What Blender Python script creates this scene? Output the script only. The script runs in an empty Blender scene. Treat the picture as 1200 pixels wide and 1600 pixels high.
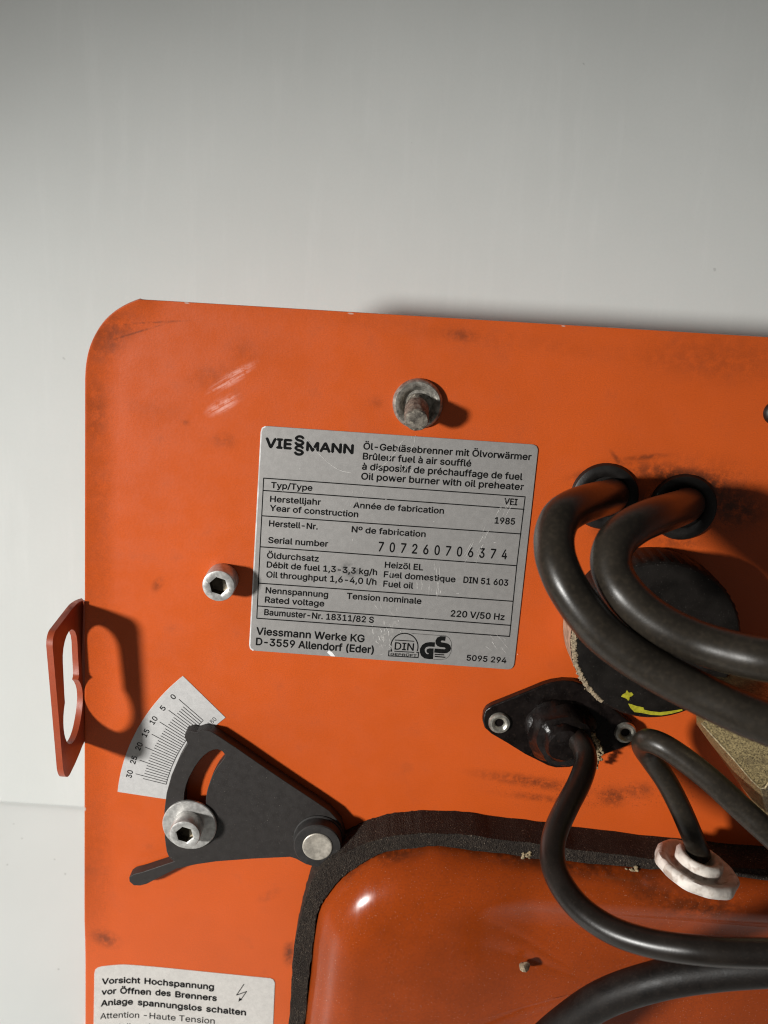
import bpy, bmesh, math, random
from mathutils import Vector, Matrix
from mathutils.geometry import delaunay_2d_cdt

random.seed(7)
S = bpy.context.scene
COL = S.collection
MM = 0.001

# ------------------------------------------------------------------ camera
F_PX, CX, CY = 1500.0, 600.0, 800.0          # focal length and centre in photo pixels (1200 x 1600)
PITCH, ROLL = math.radians(14.8), 0.066
CAM_DIST, CAM_Z = 0.362, 0.347               # in front of the panel, above its foot
LEAN = Matrix.Rotation(-math.radians(26.0), 4, 'X')      # the panel leans back towards the wall
_r0 = Vector((1, 0, 0)); _u0 = Vector((0, math.sin(PITCH), math.cos(PITCH)))
FWD = Vector((0, math.cos(PITCH), -math.sin(PITCH)))
RIGHT = math.cos(ROLL) * _r0 + math.sin(ROLL) * _u0
UP = -math.sin(ROLL) * _r0 + math.cos(ROLL) * _u0
CAM_POS = Vector((0, -CAM_DIST, CAM_Z))
cd = bpy.data.cameras.new('camera'); cam = bpy.data.objects.new('camera', cd); COL.objects.link(cam)
cam.matrix_world = LEAN @ Matrix(((RIGHT.x, UP.x, -FWD.x, CAM_POS.x), (RIGHT.y, UP.y, -FWD.y, CAM_POS.y),
                           (RIGHT.z, UP.z, -FWD.z, CAM_POS.z), (0, 0, 0, 1)))
cd.sensor_fit = 'HORIZONTAL'; cd.sensor_width = 36.0; cd.lens = F_PX / 1200 * 36
cd.clip_start = 0.02; cd.clip_end = 20
cd.dof.use_dof = True; cd.dof.focus_distance = 0.375; cd.dof.aperture_fstop = 16
S.camera = cam
_d = LEAN @ (RIGHT * ((65 - CX) / F_PX) - UP * ((1260 - CY) / F_PX) + FWD); _p = LEAN @ CAM_POS
WALL_Y = _p.y - _d.y * _p.z / _d.z             # foot of the wall on the table

# ------------------------------------------------------------------ light
W = bpy.data.worlds.new('World'); S.world = W; W.use_nodes = True
W.node_tree.nodes['Background'].inputs[0].default_value = (1.0, 0.97, 0.92, 1)
W.node_tree.nodes['Background'].inputs[1].default_value = 0.072
LAMP_POS = LEAN @ Vector((-1.27, -1.20, 0.33)); LAMP_AIM = LEAN @ Vector((-0.01, 0.0, 0.108))
ld = bpy.data.lights.new('work_lamp', 'SPOT'); lamp = bpy.data.objects.new('work_lamp', ld); COL.objects.link(lamp)
lamp.location = LAMP_POS
lamp.rotation_euler = (LAMP_AIM - LAMP_POS).to_track_quat('-Z', 'Y').to_euler()
ld.energy = 174.0; ld.color = (1.0, 0.985, 0.95); ld.shadow_soft_size = 0.085
ld.spot_size = math.radians(30.5); ld.spot_blend = 1.0
S.view_settings.view_transform = 'Standard'; S.view_settings.look = 'None'
S.view_settings.exposure = 0.0; S.view_settings.gamma = 1.0; S.view_settings.use_curve_mapping = False
S.cycles.use_denoising = True
S.cycles.max_bounces = 6; S.cycles.filter_width = 1.15

# ------------------------------------------------------------------ helpers
def ray(px, py):
    return RIGHT * ((px - CX) / F_PX) - UP * ((py - CY) / F_PX) + FWD

def at(px, py, h=0.0):
    """point standing h millimetres in front of the panel, seen at a photo pixel"""
    d = ray(px, py); t = (-h * MM - CAM_POS.y) / d.y
    return CAM_POS + d * t

def mm_per_px(px, py, h):
    return (at(px, py, h) - CAM_POS).dot(FWD) / F_PX        # metres per pixel at that depth

def link(name, me, mat, parent=None, label=None, angle=35):
    o = bpy.data.objects.new(name, me); COL.objects.link(o)
    if mat: me.materials.append(mat)
    for p in me.polygons: p.use_smooth = True
    try: me.set_sharp_from_angle(angle=math.radians(angle))
    except Exception: pass
    if parent: o.parent = parent
    if label: o['label'] = label
    return o

def obj(name, bm, mat, parent=None, label=None, angle=35, bevel=0.0, recalc=True):
    if recalc: bmesh.ops.recalc_face_normals(bm, faces=bm.faces)
    me = bpy.data.meshes.new(name); bm.to_mesh(me); bm.free()
    o = link(name, me, mat, parent, label, angle)
    if bevel:
        m = o.modifiers.new('edge', 'BEVEL'); m.width = bevel * MM; m.segments = 2
        m.limit_method = 'ANGLE'; m.angle_limit = math.radians(40); m.harden_normals = False
    return o

def smooth_loop(pts, n=4, closed=True):
    """Catmull-Rom through 2-D or 3-D points"""
    out = []; N = len(pts); V = [Vector(p) for p in pts]
    rng = range(N) if closed else range(N - 1)
    for i in rng:
        if closed: p0, p1, p2, p3 = V[(i-1) % N], V[i], V[(i+1) % N], V[(i+2) % N]
        else: p0, p1, p2, p3 = V[max(i-1, 0)], V[i], V[i+1], V[min(i+2, N-1)]
        for k in range(n):
            t = k / n
            out.append(0.5 * ((2*p1) + (p2-p0)*t + (2*p0-5*p1+4*p2-p3)*t*t + (3*p1-p0-3*p2+p3)*t*t*t))
    if not closed: out.append(V[-1])
    return out

def tessellate(loops, extra=()):
    """triangles (indices into the joined loops) of a flat outline with holes; the outline lies across y"""
    flat = [p for l in loops for p in l]
    c = sum(flat, Vector()) / len(flat); nrm = Vector()
    l0 = loops[0]
    for i in range(len(l0)): nrm += (l0[i] - c).cross(l0[(i+1) % len(l0)] - c)
    nrm.normalize(); e1 = nrm.orthogonal().normalized(); e2 = nrm.cross(e1)
    P2 = [Vector(((p - c).dot(e1) * 1000, (p - c).dot(e2) * 1000)) for p in flat]
    edges = []; k = 0; spans = []
    for l in loops:
        n = len(l); edges += [(k+i, k+(i+1) % n) for i in range(n)]; spans.append((k, n)); k += n
    n0 = len(P2)
    V, E, Fc, ov, oe, of = delaunay_2d_cdt(P2 + [Vector(((p - c).dot(e1) * 1000, (p - c).dot(e2) * 1000)) for p in extra], edges, [], 0, 1e-6)
    def inside(q):
        cnt = 0
        for (k0, n) in spans:
            for i in range(n):
                a, b = P2[k0+i], P2[k0+(i+1) % n]
                if (a.y > q.y) != (b.y > q.y) and q.x < (b.x-a.x)*(q.y-a.y)/(b.y-a.y) + a.x: cnt += 1
        return cnt % 2 == 1
    src = [o[0] if o else None for o in ov]; out = []
    for f in Fc:
        if len(f) != 3: continue
        if inside((V[f[0]] + V[f[1]] + V[f[2]]) / 3):
            t = [src[i] for i in f]
            if None not in t: out.append(t)
    return out

def prism(bm, loops, back):
    """solid from front loops (outer first, then holes) of 3-D points; back(p) gives the matching rear point"""
    tris = tessellate(loops)
    flat = [p for l in loops for p in l]
    f = [bm.verts.new(p) for p in flat]; b = [bm.verts.new(back(p)) for p in flat]
    for t in tris:
        try:
            bm.faces.new([f[i] for i in t]); bm.faces.new([b[i] for i in reversed(t)])
        except ValueError: pass
    k = 0
    for l in loops:
        n = len(l)
        for i in range(n):
            a, c = k + i, k + (i + 1) % n
            try: bm.faces.new((f[a], f[c], b[c], b[a]))
            except ValueError: pass
        k += n

def to_h(h):
    return lambda p: Vector((p.x, -h * MM, p.z))

def sheet(bm, pxs, h):
    vs = [bm.verts.new(at(x, y, h)) for x, y in pxs]
    tri = tessellate([[v.co for v in vs]])
    for t in tri:
        try: bm.faces.new([vs[i] for i in t])
        except ValueError: pass

def stroke(bm, a, b, w, h, w2=None):
    a = Vector(a); b = Vector(b); d = (b - a).normalized(); n = Vector((-d.y, d.x)); w2 = w if w2 is None else w2
    q = [a + n*w/2, a - n*w/2, b - n*w2/2, b + n*w2/2]
    bm.faces.new([bm.verts.new(at(p.x, p.y, h)) for p in q])

def polystroke(bm, pts, w, h):
    P = [Vector(p) for p in pts]; L = []; R = []
    for i, p in enumerate(P):
        d = (P[min(i+1, len(P)-1)] - P[max(i-1, 0)]).normalized(); n = Vector((-d.y, d.x))
        ww = w[i] if isinstance(w, (list, tuple)) else w
        L.append(bm.verts.new(at(*(p + n*ww/2), h))); R.append(bm.verts.new(at(*(p - n*ww/2), h)))
    for i in range(len(P) - 1):
        bm.faces.new((L[i], R[i], R[i+1], L[i+1]))

def lathe(bm, prof, centre, axis=(0, -1, 0), n=48, wob=None):
    """prof: (radius mm, height mm) pairs along the axis from centre"""
    ax = Vector(axis).normalized(); q = ax.to_track_quat('Z', 'Y'); c = Vector(centre); rings = []
    for r, h in prof:
        if r <= 1e-6: rings.append([bm.verts.new(c + ax * h * MM)]); continue
        ring = []
        for k in range(n):
            a = 2*math.pi*k/n; rr = r * (wob(a, h) if wob else 1)
            ring.append(bm.verts.new(c + ax * h * MM + q @ Vector((math.cos(a)*rr*MM, math.sin(a)*rr*MM, 0))))
        rings.append(ring)
    for A, B in zip(rings, rings[1:]):
        if len(A) == 1 and len(B) == 1: continue
        for k in range(n):
            k2 = (k+1) % n
            if len(A) == 1: bm.faces.new((A[0], B[k], B[k2]))
            elif len(B) == 1: bm.faces.new((A[k], A[k2], B[0]))
            else: bm.faces.new((A[k], A[k2], B[k2], B[k]))
    return rings

def tube(bm, pts, rad, n=24, sub=6, wob=0.0):
    """pts: 3-D points; rad: radius in metres (one or per point)"""
    R = rad if isinstance(rad, (list, tuple)) else [rad]*len(pts)
    P = smooth_loop([(p.x, p.y, p.z, r) for p, r in zip(pts, R)], sub, closed=False)
    C = [Vector(p[:3]) for p in P]; N = None; rings = []
    for i, c in enumerate(C):
        t = (C[min(i+1, len(C)-1)] - C[max(i-1, 0)]).normalized()
        if N is None: N = t.orthogonal().normalized()
        N = (N - t * N.dot(t)).normalized(); B = t.cross(N); r = P[i][3]
        if wob: r *= 1 + wob * math.sin(i * 0.9) * random.random()
        rings.append([bm.verts.new(c + (N*math.cos(a) + B*math.sin(a)) * r) for a in (2*math.pi*k/n for k in range(n))])
    for A, B in zip(rings, rings[1:]):
        for k in range(n): bm.faces.new((A[k], A[(k+1) % n], B[(k+1) % n], B[k]))
    bm.faces.new(list(reversed(rings[0]))); bm.faces.new(rings[-1])

def px_tube(bm, pts, sub=6, n=24, wob=0.0):
    """pts: (px, py, height mm, radius mm)"""
    tube(bm, [at(x, y, h) for x, y, h, r in pts], [r * MM for *_, r in pts], n, sub, wob)

def lump(bm, c, r, flat=0.6, seed=0):
    rnd = random.Random(seed); res = bmesh.ops.create_icosphere(bm, subdivisions=2, radius=1)
    off = [Vector((rnd.uniform(-1, 1), rnd.uniform(-1, 1), rnd.uniform(-1, 1))) for _ in range(5)]
    for v in res['verts']:
        d = v.co.normalized(); k = 1 + 0.35 * sum(math.sin(3 * d.dot(o) + i) for i, o in enumerate(off)) / 2 + rnd.uniform(-.08, .08)
        v.co = Vector(c) + Vector((d.x * k, d.y * k * flat, d.z * k)) * r * MM

# ------------------------------------------------------------------ materials
class NT:
    def __init__(s, name):
        s.m = bpy.data.materials.new(name); s.m.use_nodes = True; s.t = s.m.node_tree; s.n = s.t.nodes; s.l = s.t.links
        s.b = s.n['Principled BSDF']; tc = s.n.new('ShaderNodeTexCoord'); s.co = tc.outputs['Object']
    def put(s, sock, v):
        if isinstance(v, bpy.types.NodeSocket): s.l.new(v, sock)
        elif isinstance(v, (tuple, list)) and len(v) == 3 and sock.type == 'RGBA': sock.default_value = (*v, 1)
        else: sock.default_value = v
    def math(s, op, a, b=0.0, clamp=False):
        n = s.n.new('ShaderNodeMath'); n.operation = op; n.use_clamp = clamp; s.put(n.inputs[0], a); s.put(n.inputs[1], b); return n.outputs[0]
    def mapping(s, scale=(1, 1, 1), rot=(0, 0, 0), loc=(0, 0, 0), kind='POINT'):
        n = s.n.new('ShaderNodeMapping'); n.vector_type = kind; s.l.new(s.co, n.inputs[0])
        n.inputs['Scale'].default_value = scale; n.inputs['Rotation'].default_value = rot; n.inputs['Location'].default_value = loc
        return n.outputs[0]
    def noise(s, scale, detail=4, rough=0.55, vec=None):
        n = s.n.new('ShaderNodeTexNoise'); s.l.new(vec or s.co, n.inputs['Vector'])
        n.inputs['Scale'].default_value = scale; n.inputs['Detail'].default_value = detail; n.inputs['Roughness'].default_value = rough
        return n.outputs['Fac']
    def voro(s, scale):
        n = s.n.new('ShaderNodeTexVoronoi'); s.l.new(s.co, n.inputs['Vector']); n.inputs['Scale'].default_value = scale; return n
    def step(s, v, a, b, lo=0.0, hi=1.0):
        n = s.n.new('ShaderNodeMapRange'); n.interpolation_type = 'SMOOTHSTEP'; s.put(n.inputs[0], v)
        n.inputs[1].default_value = a; n.inputs[2].default_value = b; n.inputs[3].default_value = lo; n.inputs[4].default_value = hi
        return n.outputs[0]
    def mix(s, f, a, b):
        n = s.n.new('ShaderNodeMix'); n.data_type = 'RGBA'; s.put(n.inputs[0], f); s.put(n.inputs[6], a); s.put(n.inputs[7], b); return n.outputs[2]
    def bump(s, h, strength=0.3, dist=0.0003, prev=None):
        n = s.n.new('ShaderNodeBump'); s.put(n.inputs['Height'], h); n.inputs['Strength'].default_value = strength
        n.inputs['Distance'].default_value = dist
        if prev: s.l.new(prev, n.inputs['Normal'])
        return n.outputs[0]
    def set(s, **k):
        for key, v in k.items(): s.put(s.b.inputs[{'base': 'Base Color', 'rough': 'Roughness', 'metal': 'Metallic', 'normal': 'Normal',
                                                   'spec': 'Specular IOR Level', 'coat': 'Coat Weight', 'coatr': 'Coat Roughness'}[key]], v)
        return s.m
    def spot(s, px, py, rx, ry, ang=0.0, soft=0.6, h=0.0):
        """soft elliptical mask on the panel, radii in photo pixels"""
        c = at(px, py, h); k = mm_per_px(px, py, h)
        sx = s.n.new('ShaderNodeVectorMath'); sx.operation = 'SUBTRACT'; s.l.new(s.co, sx.inputs[0]); sx.inputs[1].default_value = c
        mp = s.n.new('ShaderNodeMapping'); mp.vector_type = 'TEXTURE'; s.l.new(sx.outputs[0], mp.inputs[0])
        mp.inputs['Rotation'].default_value = (0, ang, 0); mp.inputs['Scale'].default_value = (rx * k, 1000.0, ry * k)
        ln = s.n.new('ShaderNodeVectorMath'); ln.operation = 'LENGTH'; s.l.new(mp.outputs[0], ln.inputs[0])
        return s.step(ln.outputs['Value'], 1.0 - soft, 1.0, 1.0, 0.0)

def simple(name, base, rough=0.5, metal=0.0, var=0.25, scale=150, bump=0.0, bscale=900, spec=None, dust=0.0, dust_shade_col=(0.35, 0.31, 0.26), dscale=1400, thr=(0.62, 0.7)):
    t = NT(name)
    n = t.noise(scale, 5, 0.6)
    c = t.mix(t.step(n, 0.3, 0.7), tuple(b*(1-var) for b in base), tuple(min(1, b*(1+var)) for b in base))
    if dust: c = t.mix(t.math('MULTIPLY', t.step(t.noise(dscale, 2, 0.5), *thr), dust), c, dust_shade_col)
    t.set(base=c, rough=t.step(n, 0.25, 0.75, rough*0.85, min(1, rough*1.15)), metal=metal)
    if spec is not None: t.set(spec=spec)
    if bump: t.set(normal=t.bump(t.noise(bscale, 4, 0.6), bump, 0.0003))
    return t.m

def paint(name, base, panel=True):
    t = NT(name)
    big = t.noise(18, 4, 0.55); mid = t.noise(90, 5, 0.65); fine = t.noise(2500, 2, 0.5)
    c = t.mix(t.step(big, 0.3, 0.7), tuple(b*0.93 for b in base), tuple(b*1.05 for b in base))
    grime = (0.10, 0.035, 0.014)
    c = t.mix(t.step(mid, 0.56, 0.78, 0, 0.16), c, grime)
    c = t.mix(t.step(fine, 0.35, 0.66, 0, 0.20), c, grime)
    rough = t.step(mid, 0.3, 0.7, 0.34, 0.46)
    if panel:
        # soot smears and finger marks, darker edge bands, and hose shadow painted around the grommets
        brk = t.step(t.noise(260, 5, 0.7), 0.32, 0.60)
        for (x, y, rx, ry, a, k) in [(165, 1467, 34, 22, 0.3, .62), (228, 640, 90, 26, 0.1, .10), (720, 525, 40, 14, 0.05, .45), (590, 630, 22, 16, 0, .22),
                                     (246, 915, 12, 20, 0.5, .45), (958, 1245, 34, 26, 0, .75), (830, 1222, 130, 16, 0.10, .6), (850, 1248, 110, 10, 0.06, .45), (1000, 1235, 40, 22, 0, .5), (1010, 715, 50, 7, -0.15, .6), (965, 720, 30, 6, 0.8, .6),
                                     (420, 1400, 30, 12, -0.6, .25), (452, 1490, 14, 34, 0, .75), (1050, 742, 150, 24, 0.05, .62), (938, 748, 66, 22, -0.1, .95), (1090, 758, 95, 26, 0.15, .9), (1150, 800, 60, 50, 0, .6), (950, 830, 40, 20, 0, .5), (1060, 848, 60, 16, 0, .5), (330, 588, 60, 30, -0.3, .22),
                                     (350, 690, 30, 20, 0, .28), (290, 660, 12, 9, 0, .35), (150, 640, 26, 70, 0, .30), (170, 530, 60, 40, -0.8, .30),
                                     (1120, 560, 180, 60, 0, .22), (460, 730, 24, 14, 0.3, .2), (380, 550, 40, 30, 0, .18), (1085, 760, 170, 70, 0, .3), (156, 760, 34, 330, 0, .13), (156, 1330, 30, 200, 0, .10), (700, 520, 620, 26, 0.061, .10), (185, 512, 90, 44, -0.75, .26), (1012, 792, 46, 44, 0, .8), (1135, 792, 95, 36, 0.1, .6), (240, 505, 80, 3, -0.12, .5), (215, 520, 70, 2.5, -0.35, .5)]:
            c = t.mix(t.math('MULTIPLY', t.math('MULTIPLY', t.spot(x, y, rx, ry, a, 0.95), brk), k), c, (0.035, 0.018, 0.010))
        for (x, y, rx, ry) in [(292, 474.5, 5, 1.6), (548, 491, 6, 1.6), (135, 1262, 1.6, 4), (880, 510.5, 4, 1.3)]:
            c = t.mix(t.math('MULTIPLY', t.spot(x, y, rx, ry, 0.06, 0.5), 0.8), c, (0.55, 0.42, 0.36))
        # black pepper of dust near the cable entries
        pep = t.step(t.noise(1300, 2, 0.5), 0.60, 0.68)
        for (x, y, rx, ry) in [(1080, 790, 190, 90), (930, 1240, 220, 40), (1060, 1230, 60, 50)]:
            c = t.mix(t.math('MULTIPLY', t.math('MULTIPLY', t.spot(x, y, rx, ry, 0, 0.9), pep), 0.75), c, (0.03, 0.015, 0.01))
        # two scuffs at the upper left, their pale highlights painted in
        hair = t.step(t.noise(60, 4, 0.7, t.mapping((1, 1, 1/14), (0, math.radians(-33), 0), kind='TEXTURE')), 0.34, 0.60)
        for (x, y, rx, ry, a) in [(362, 592, 56, 13, -0.62), (348, 634, 40, 15, -0.58)]:
            c = t.mix(t.math('MULTIPLY', t.math('MULTIPLY', t.spot(x, y, rx, ry, a, 0.85), t.math('MULTIPLY', hair, t.step(t.noise(420, 4, 0.7), 0.30, 0.56))), 0.85), c, (0.85, 0.42, 0.34))
    b1 = t.bump(t.noise(800, 3, 0.5), 0.16, 0.00025)
    t.set(base=c, rough=rough, normal=b1, spec=0.45, coat=0.12, coatr=0.25)
    return t.m

M = {}
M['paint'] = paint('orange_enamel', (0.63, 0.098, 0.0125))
M['lug'] = paint('orange_enamel_worn', (0.36, 0.064, 0.024), False)
t = NT('housing_enamel')
c = t.mix(t.step(t.noise(22, 4, 0.6), 0.3, 0.7), (0.25, 0.039, 0.005), (0.33, 0.051, 0.0065))
c = t.mix(t.step(t.noise(1500, 2, 0.5), 0.4, 0.7, 0, 0.25), c, (0.08, 0.02, 0.01))
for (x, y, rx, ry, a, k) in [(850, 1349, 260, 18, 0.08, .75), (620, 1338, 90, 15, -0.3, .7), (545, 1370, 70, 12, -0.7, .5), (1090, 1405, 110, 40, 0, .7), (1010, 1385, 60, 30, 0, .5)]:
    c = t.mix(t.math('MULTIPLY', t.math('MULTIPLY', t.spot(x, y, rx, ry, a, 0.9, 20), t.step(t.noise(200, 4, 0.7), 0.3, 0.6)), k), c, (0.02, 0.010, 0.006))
c = t.mix(t.step(t.noise(2600, 1, 0.5), 0.735, 0.77, 0, 0.7), c, (0.55, 0.42, 0.30))
rgh = t.step(t.noise(60, 4, 0.7, t.mapping((6, 1, 0.8))), 0.4, 0.65, 0.17, 0.25)
M['housing'] = t.set(base=c, rough=rgh, normal=t.bump(t.noise(260, 3, 0.5), 0.05, 0.0003), spec=0.26, coat=0.04, coatr=0.12)

def label_metal(name, base, metal, rough):
    t = NT(name)
    n1 = t.noise(420, 4, 0.6); n2 = t.noise(35, 4, 0.6); n3 = t.noise(2600, 2, 0.6)
    c = t.mix(t.step(n1, 0.3, 0.7), tuple(b*0.94 for b in base), tuple(b*1.05 for b in base))
    c = t.mix(t.step(n2, 0.45, 0.75, 0, 0.25), c, tuple(b*0.72 for b in base))
    c = t.mix(t.step(n3, 0.4, 0.7, 0, 0.3), c, tuple(b*0.7 for b in base))
    return t, c
t, c = label_metal('anodised_label', (0.46, 0.445, 0.43), 0.3, 0.42)
c = t.mix(t.math('MULTIPLY', t.math('MULTIPLY', t.spot(545, 892, 34, 18, 0.1, 0.9, 0.4), t.step(t.noise(300, 4, 0.7), 0.4, 0.65)), 0.7), c, (0.08, 0.08, 0.08))
c = t.mix(t.math('MULTIPLY', t.math('MULTIPLY', t.spot(607, 985, 44, 60, 0.2, 0.95, 0.4), t.step(t.noise(500, 4, 0.75), 0.52, 0.66)), 0.6), c, (0.75, 0.72, 0.68))
M['label'] = t.set(base=c, rough=0.50, metal=0.65, normal=t.bump(t.noise(900, 3, 0.6), 0.12, 0.0001))
t, c = label_metal('silver_sticker', (0.60, 0.575, 0.545), 0.1, 0.5)
M['sticker'] = t.set(base=c, rough=0.5, metal=0.1, normal=t.bump(t.noise(300, 3, 0.5), 0.15, 0.0002))
t, c = label_metal('scale_foil', (0.58, 0.57, 0.56), 0.1, 0.4)
M['scale'] = t.set(base=c, rough=0.45, metal=0.1)
M['edge'] = simple('label_cut_edge', (0.85, 0.84, 0.82), 0.4, 0.2)
M['ink'] = simple('black_print', (0.005, 0.005, 0.005), 0.7, 0, 0.4, 600, spec=0.12)
M['scratch'] = simple('bare_scratch', (0.78, 0.76, 0.73), 0.35, 0.3, 0.25, 900)
M['lever'] = simple('black_coated_lever', (0.021, 0.0175, 0.016), 0.55, 0, 0.05, 300, 0.15, 1600, spec=0.45, dust=0.5, dscale=2300, thr=(0.72, 0.77))
M['boss'] = simple('black_plastic_boss', (0.022, 0.020, 0.019), 0.65, 0, 0.25, 300, 0.2, 1500, spec=0.4, dust=0.4, dscale=2100, thr=(0.72, 0.77))
M['pin'] = simple('brushed_pin', (0.42, 0.385, 0.33), 0.45, 0.35, 0.2, 500, 0.25, 700)
M['zinc'] = simple('zinc_plate', (0.52, 0.51, 0.49), 0.42, 0.55, 0.18, 500, 0.15, 900)
M['socket'] = simple('socket_hole', (0.13, 0.11, 0.08), 0.3, 0.8, 0.3, 500)
M['oldzinc'] = simple('tarnished_zinc', (0.36, 0.34, 0.30), 0.4, 0.6, 0.4, 380, 0.5, 800, dust=0.5, dust_shade_col=(0.06, 0.05, 0.04), dscale=500, thr=(0.5, 0.7))
M['rust'] = simple('dirty_steel', (0.17, 0.15, 0.125), 0.62, 0.35, 0.6, 420, 0.9, 700, dust=0.6, dust_shade_col=(0.42, 0.38, 0.30), dscale=800, thr=(0.55, 0.68))
M['rubber'] = simple('black_rubber_hose', (0.021, 0.0172, 0.0130), 0.33, 0, 0.22, 70, 0.10, 1500, spec=0.34, dust=0.22, dust_shade_col=(0.075, 0.058, 0.040), dscale=700, thr=(0.40, 0.80))
M['cable'] = simple('black_cable', (0.012, 0.0092, 0.0075), 0.32, 0, 0.3, 80, 0.08, 1600, spec=0.38, dust=0.35, dust_shade_col=(0.06, 0.045, 0.035), dscale=2000, thr=(0.55, 0.78))
M['shadedrubber'] = simple('shaded_black_rubber', (0.0065, 0.0048, 0.004), 0.5, 0, 0.5, 130, 0.25, 1500, spec=0.22, dust=0.4, dust_shade_col=(0.03, 0.023, 0.018), dscale=1400, thr=(0.5, 0.76))  # darker rubber for the lowest cable, its shade put into the colour
M['grommet'] = simple('black_grommet_rubber', (0.0075, 0.006, 0.005), 0.5, 0, 0.3, 200, 0.2, 1200)
M['cap'] = simple('black_cap', (0.0075, 0.006, 0.0050), 0.55, 0, 0.4, 120, 0.3, 1500, spec=0.2, dust=0.6, dust_shade_col=(0.12, 0.11, 0.10), dscale=1900, thr=(0.66, 0.74))
M['capside'] = simple('dusty_reflection_side', (0.30, 0.19, 0.13), 0.8, 0, 0.3, 300, 0.4, 900)  # dust colour with reflected orange light painted in
M['gland'] = simple('black_gland', (0.0065, 0.0045, 0.004), 0.30, 0, 0.4, 200, 0.8, 450, spec=0.28, dust=0.35, dust_shade_col=(0.035, 0.024, 0.018), dscale=900, thr=(0.6, 0.75))
M['eyelet'] = simple('steel_eyelet', (0.42, 0.40, 0.35), 0.33, 0.75, 0.3, 500, 0.3, 900)
M['white'] = simple('white_rubber', (0.62, 0.565, 0.51), 0.5, 0, 0.2, 150, 0.5, 700, dust=0.6, dust_shade_col=(0.24, 0.15, 0.10), dscale=260, thr=(0.5, 0.7))  # brown blotches paint the cable's shadow onto the grommet
M['residue'] = simple('dried_residue', (0.28, 0.215, 0.125), 0.75, 0, 0.5, 900, 0.8, 1500)
M['crust'] = simple('pale_crust', (0.26, 0.20, 0.13), 0.8, 0, 0.5, 800, 0.8, 1500)
M['yellow'] = simple('yellow_paint', (0.36, 0.33, 0.02), 0.5, 0, 0.25, 600)
t = NT('foam_gasket')
v = t.voro(1700); n = t.noise(900, 4, 0.7)
c = t.mix(t.step(n, 0.35, 0.7), (0.013, 0.0095, 0.0075), (0.042, 0.032, 0.024))
c = t.mix(t.step(t.noise(2300, 2, 0.5), 0.66, 0.72, 0, 0.9), c, (0.42, 0.34, 0.25))
c = t.mix(t.step(t.noise(70, 4, 0.7), 0.45, 0.7, 0, 0.6), c, (0.012, 0.009, 0.007))
M['foam'] = t.set(base=c, rough=0.85, normal=t.bump(v.outputs['Distance'], 0.8, 0.0005), spec=0.25)
t = NT('cast_brass')
c = t.mix(t.step(t.noise(1100, 6, 0.8), 0.30, 0.68), (0.13, 0.095, 0.045), (0.50, 0.39, 0.19))
c = t.mix(t.step(t.noise(1900, 3, 0.6), 0.50, 0.64, 0, 0.85), c, (0.035, 0.028, 0.018))
c = t.mix(t.step(t.noise(160, 4, 0.7), 0.50, 0.66, 0, 0.6), c, (0.12, 0.09, 0.05))
M['brass'] = t.set(base=c, rough=0.34, metal=0.45, normal=t.bump(t.noise(700, 4, 0.7), 0.7, 0.0005))
M['highlight_brass'] = simple('edge_highlight_brass', (0.70, 0.58, 0.36), 0.35, 0.6, 0.4, 900)
t = NT('white_wall')
c = t.mix(t.step(t.noise(9, 4, 0.6), 0.3, 0.7), (0.595, 0.620, 0.602), (0.63, 0.655, 0.637))
st = t.noise(40, 5, 0.7, t.mapping((2.2, 1, 0.25)))
c = t.mix(t.math('MULTIPLY', t.step(st, 0.50, 0.72), 0.07), c, (0.95, 0.96, 0.95))
c = t.mix(t.step(t.noise(700, 3, 0.6), 0.35, 0.7, 0, 0.05), c, (0.45, 0.45, 0.43))
c = t.mix(t.step(t.noise(170, 1, 0.4), 0.80, 0.815, 0, 0.3), c, (0.2, 0.2, 0.19))
M['wall'] = t.set(base=c, rough=0.48, normal=t.bump(t.noise(900, 3, 0.6), 0.12, 0.0002), spec=0.35)
t = NT('white_tabletop')
c = t.mix(t.step(t.noise(12, 4, 0.6), 0.3, 0.7), (0.80, 0.825, 0.805), (0.83, 0.855, 0.835))
c = t.mix(t.step(t.noise(260, 1, 0.4), 0.775, 0.79, 0, 0.35), c, (0.25, 0.25, 0.23))
M['table'] = t.set(base=c, rough=0.45, normal=t.bump(t.noise(500, 3, 0.6), 0.1, 0.0002))

# ------------------------------------------------------------------ setting
def box(bm, x0, x1, y0, y1, z0, z1):
    r = bmesh.ops.create_cube(bm, size=1)
    for v in r['verts']:
        v.co = Vector((x0 if v.co.x < 0 else x1, y0 if v.co.y < 0 else y1, z0 if v.co.z < 0 else z1))
bm = bmesh.new(); box(bm, -1.2, 1.2, -1.0, WALL_Y + 0.3, -0.03, 0)
o = obj('tabletop', bm, M['table']); o['kind'] = 'structure'; o['label'] = 'white table surface under the orange burner'
bm = bmesh.new(); box(bm, -1.2, 1.2, 0, 0.09, 0.0014, 1.2)
for v in bm.verts:
    if v.co.y > 0.05 and v.co.z < 0.1: v.co.z = 0.075      # undercut foot of the board
o = obj('wall', bm, M['wall'], bevel=0.3); o['kind'] = 'structure'; o['label'] = 'plain white board wall behind the orange burner'
o.matrix_world = Matrix.Translation((0, WALL_Y, 0)) @ Matrix.Rotation(-math.radians(25.5), 4, 'X')

# ------------------------------------------------------------------ the burner
burner = bpy.data.objects.new('oil_burner', None); COL.objects.link(burner); burner.empty_display_size = 0.02
burner.matrix_world = LEAN; burner.location.z = 0.0003
burner['label'] = 'orange enamelled oil burner panel with silver nameplate, black hoses and lever'
burner['category'] = 'oil burner'

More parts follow.
